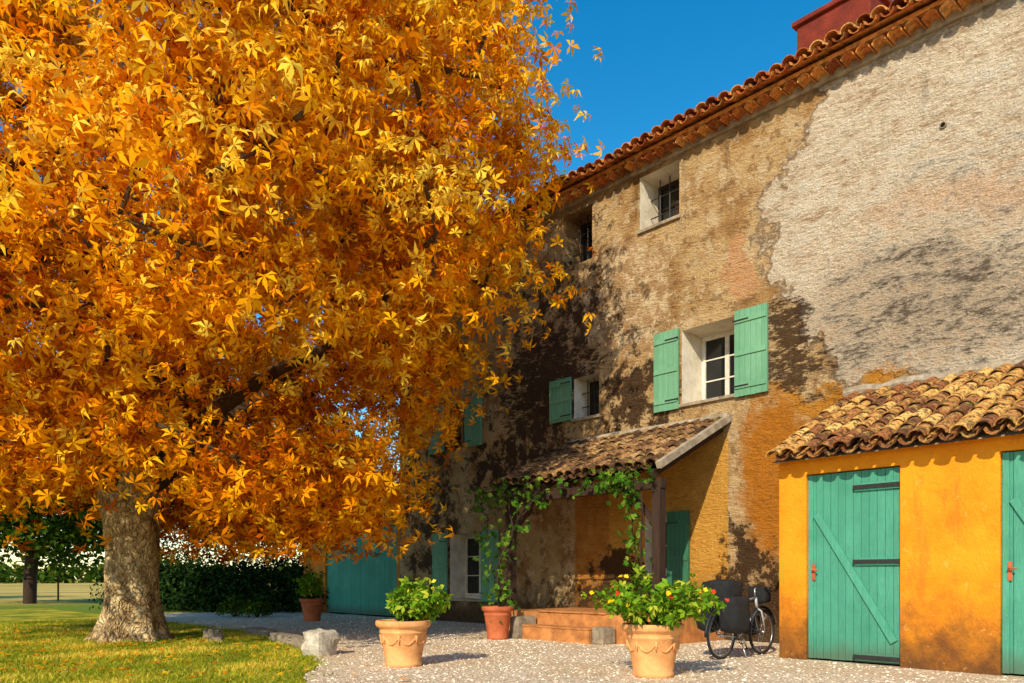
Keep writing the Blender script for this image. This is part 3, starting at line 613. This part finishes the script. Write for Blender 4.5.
# ------------------------------------------------------------------ bicycle (forward = +X local)
bike=empty('bicycle',(-6.42,-2.6,0),(0,0,math.radians(90)))
s=N('bike_black'); M['bblack']=s.fin((.015,.015,.016),.55,None,.4)
M['rubber']=mat_plain('tyre_rubber',(.03,.03,.03),(.015,.015,.015),30,.8,.002); s=N('bike_metal'); M['metal']=s.fin((.55,.55,.56),.3,None,.5,1)
M['fabric']=mat_plain('pannier_fabric',(.022,.022,.025),(.01,.01,.011),14,.75,.01); s=N('bike_frame_paint'); M['frame']=s.fin((.42,.44,.46),.3,None,.5)
b=MB(); RW=.345; wr,wf=-.53,.53
for wx in (wr,wf):
    ring=lambda r:[(wx+math.cos(a)*r,0,RW+math.sin(a)*r) for a in [2*math.pi*i/40 for i in range(40)]]
    b.tube(ring(RW-.02),.02,8,0,closed=True); b.tube(ring(RW-.048),.011,6,1,closed=True); b.tube([(wx,-.05,RW),(wx,.05,RW)],.02,10,1)
    for i in range(28):
        a=2*math.pi*i/28; sd=.03*(1 if i%2 else -1); b.tube([(wx+math.cos(a+.35*(1 if i%4<2 else -1))*.02,sd,RW+math.sin(a)*.02),(wx+math.cos(a)*(RW-.05),0,RW+math.sin(a)*(RW-.05))],.0014,4,1,cap=False)
    P=[(wx+math.cos(a)*(RW+.03),0,RW+math.sin(a)*(RW+.03)) for a in [math.radians(q) for q in range(15 if wx>0 else -10,186,12)]]; b.tube(P,.022,6,2)
bb=(-.1,0,.29); st=(-.27,0,.83); hd=(.36,0,.86); hd2=(.4,0,.7)
fr=lambda p,q,r=.016,m=3: b.tube([p,q],r,10,m)
fr(bb,st,.016); fr(bb,hd2,.02); fr((-.25,0,.77),hd,.017); fr(hd,hd2,.021)
for sd in (-.06,.06): fr(bb,(wr,sd,RW),.009); fr((-.25,0,.77),(wr,sd,RW),.008); b.tube([hd2,(hd2[0]+.02,sd,.66),(wf,sd,RW)],[.016,.014,.009],8,3)
fr(st,(-.3,0,.93),.013,1); b.tube([(-.42,0,.95),(-.34,0,.965),(-.2,0,.955),(-.12,0,.95)],[.075,.065,.03,.015],10,2)
fr(hd,(.33,0,.98),.014,1); b.tube([(.33,0,.98),(.4,0,1.0)],.014,8,1)
b.tube([(.22,-.3,1.0),(.34,-.26,1.01),(.4,-.12,1.0),(.4,.12,1.0),(.34,.26,1.01),(.22,.3,1.0)],.012,8,2)
for sd in (-1,1): b.tube([(.3,sd*.275,1.01),(.19,sd*.305,1.0)],.018,8,2); b.tube([(.36,sd*.2,1.0),(.42,sd*.24,.95)],.006,6,2)
b.tube([(bb[0]+math.cos(a)*.09,-.06,.29+math.sin(a)*.09) for a in [2*math.pi*i/24 for i in range(24)]],.006,5,2,closed=True)
b.tube([(-.1,-.08,.29),(-.02,-.09,.14)],.011,6,1); b.tube([(-.1,.08,.29),(-.18,.09,.44)],.011,6,1); b.box(-.07,.03,-.18,-.09,.12,.145,2); b.box(-.23,-.13,.09,.18,.43,.455,2)
b.tube([(-.1,-.06,.375),(-.53,-.05,.38)],.004,4,2); b.tube([(-.1,-.06,.205),(-.53,-.05,.31)],.004,4,2)
for sd in (-.07,.07): b.tube([(-.3,sd,.74),(-.75,sd,.74)],.007,6,2); b.tube([(-.6,sd,.74),(wr,sd,RW)],.006,6,2); b.tube([(-.75,sd,.74),(wr,sd,RW)],.006,6,2)
b.tube([(-.3,-.07,.74),(-.3,.07,.74)],.006,6,2); b.tube([(-.75,-.07,.74),(-.75,.07,.74)],.006,6,2)
b.tube([(-.1,-.03,.28),(-.2,-.2,.01)],.008,6,1)
b.build('frame_and_wheels',[M['rubber'],M['metal'],M['bblack'],M['frame']],bike,smooth=True)
def bag(name,x,y,z,sx,sy_,sz,seed):
    bm=bmesh.new(); bmesh.ops.create_cube(bm,size=1); bmesh.ops.subdivide_edges(bm,edges=bm.edges[:],cuts=5,use_grid_fill=True)
    for v in bm.verts:
        p=v.co.copy(); p=p.lerp(p.normalized()*.6,.4); p*=1+.1*noise.noise(p*3+Vector((seed,0,0)))
        v.co=Vector((x+p.x*sx*(1-.15*(.5-p.z)),y+p.y*sy_,z+p.z*sz))
    for f in bm.faces: f.smooth=True
    me=bpy.data.meshes.new(name); bm.to_mesh(me); bm.free(); me.materials.append(M['fabric']); o=bpy.data.objects.new(name,me); sc.collection.objects.link(o); o.parent=bike
bag('pannier',-.5,.2,.64,.44,.26,.5,1); bag('pannier',-.5,-.2,.64,.44,.26,.5,2); bag('rack_bag',-.5,0,.95,.46,.42,.34,3); bag('handlebar_bag',.47,0,.9,.2,.28,.24,4); bag('front_pannier',.5,.15,.45,.26,.14,.3,5)
# ------------------------------------------------------------------ light, world, camera
el=math.radians(33); dx,dy=.47,-.883
D=Vector((dx*math.cos(el),dy*math.cos(el),math.sin(el)))
L=bpy.data.lights.new('sun','SUN'); L.energy=5.0; L.angle=math.radians(.5); L.color=(1,.88,.64)
lo=bpy.data.objects.new('sun',L); lo.rotation_euler=(-D).to_track_quat('-Z','Y').to_euler(); sc.collection.objects.link(lo)
W=bpy.data.worlds.new('World'); sc.world=W; W.use_nodes=True; nt=W.node_tree; bg=nt.nodes['Background']
sk=nt.nodes.new('ShaderNodeTexSky'); sk.sky_type='NISHITA'; sk.sun_disc=False; sk.sun_elevation=el; sk.sun_rotation=math.atan2(dx,dy); sk.air_density=1.0; sk.dust_density=.3; sk.ozone_density=1.2
hs=nt.nodes.new('ShaderNodeHueSaturation'); hs.inputs['Hue'].default_value=.49; hs.inputs['Saturation'].default_value=1.5; hs.inputs['Value'].default_value=1.3
nt.links.new(sk.outputs[0],hs.inputs['Color']); nt.links.new(hs.outputs[0],bg.inputs[0]); bg.inputs[1].default_value=.15
cam=bpy.data.cameras.new('camera'); cam.lens=28; cam.sensor_width=36; cam.shift_y=.231; cam.clip_end=3000; cam.clip_start=.05
co=bpy.data.objects.new('camera',cam); co.location=(0,-12.8,1.15); co.rotation_euler=(math.radians(90),0,math.radians(48.3)); sc.collection.objects.link(co); sc.camera=co
sc.view_settings.view_transform='Standard'; sc.view_settings.look='None'; sc.view_settings.exposure=0
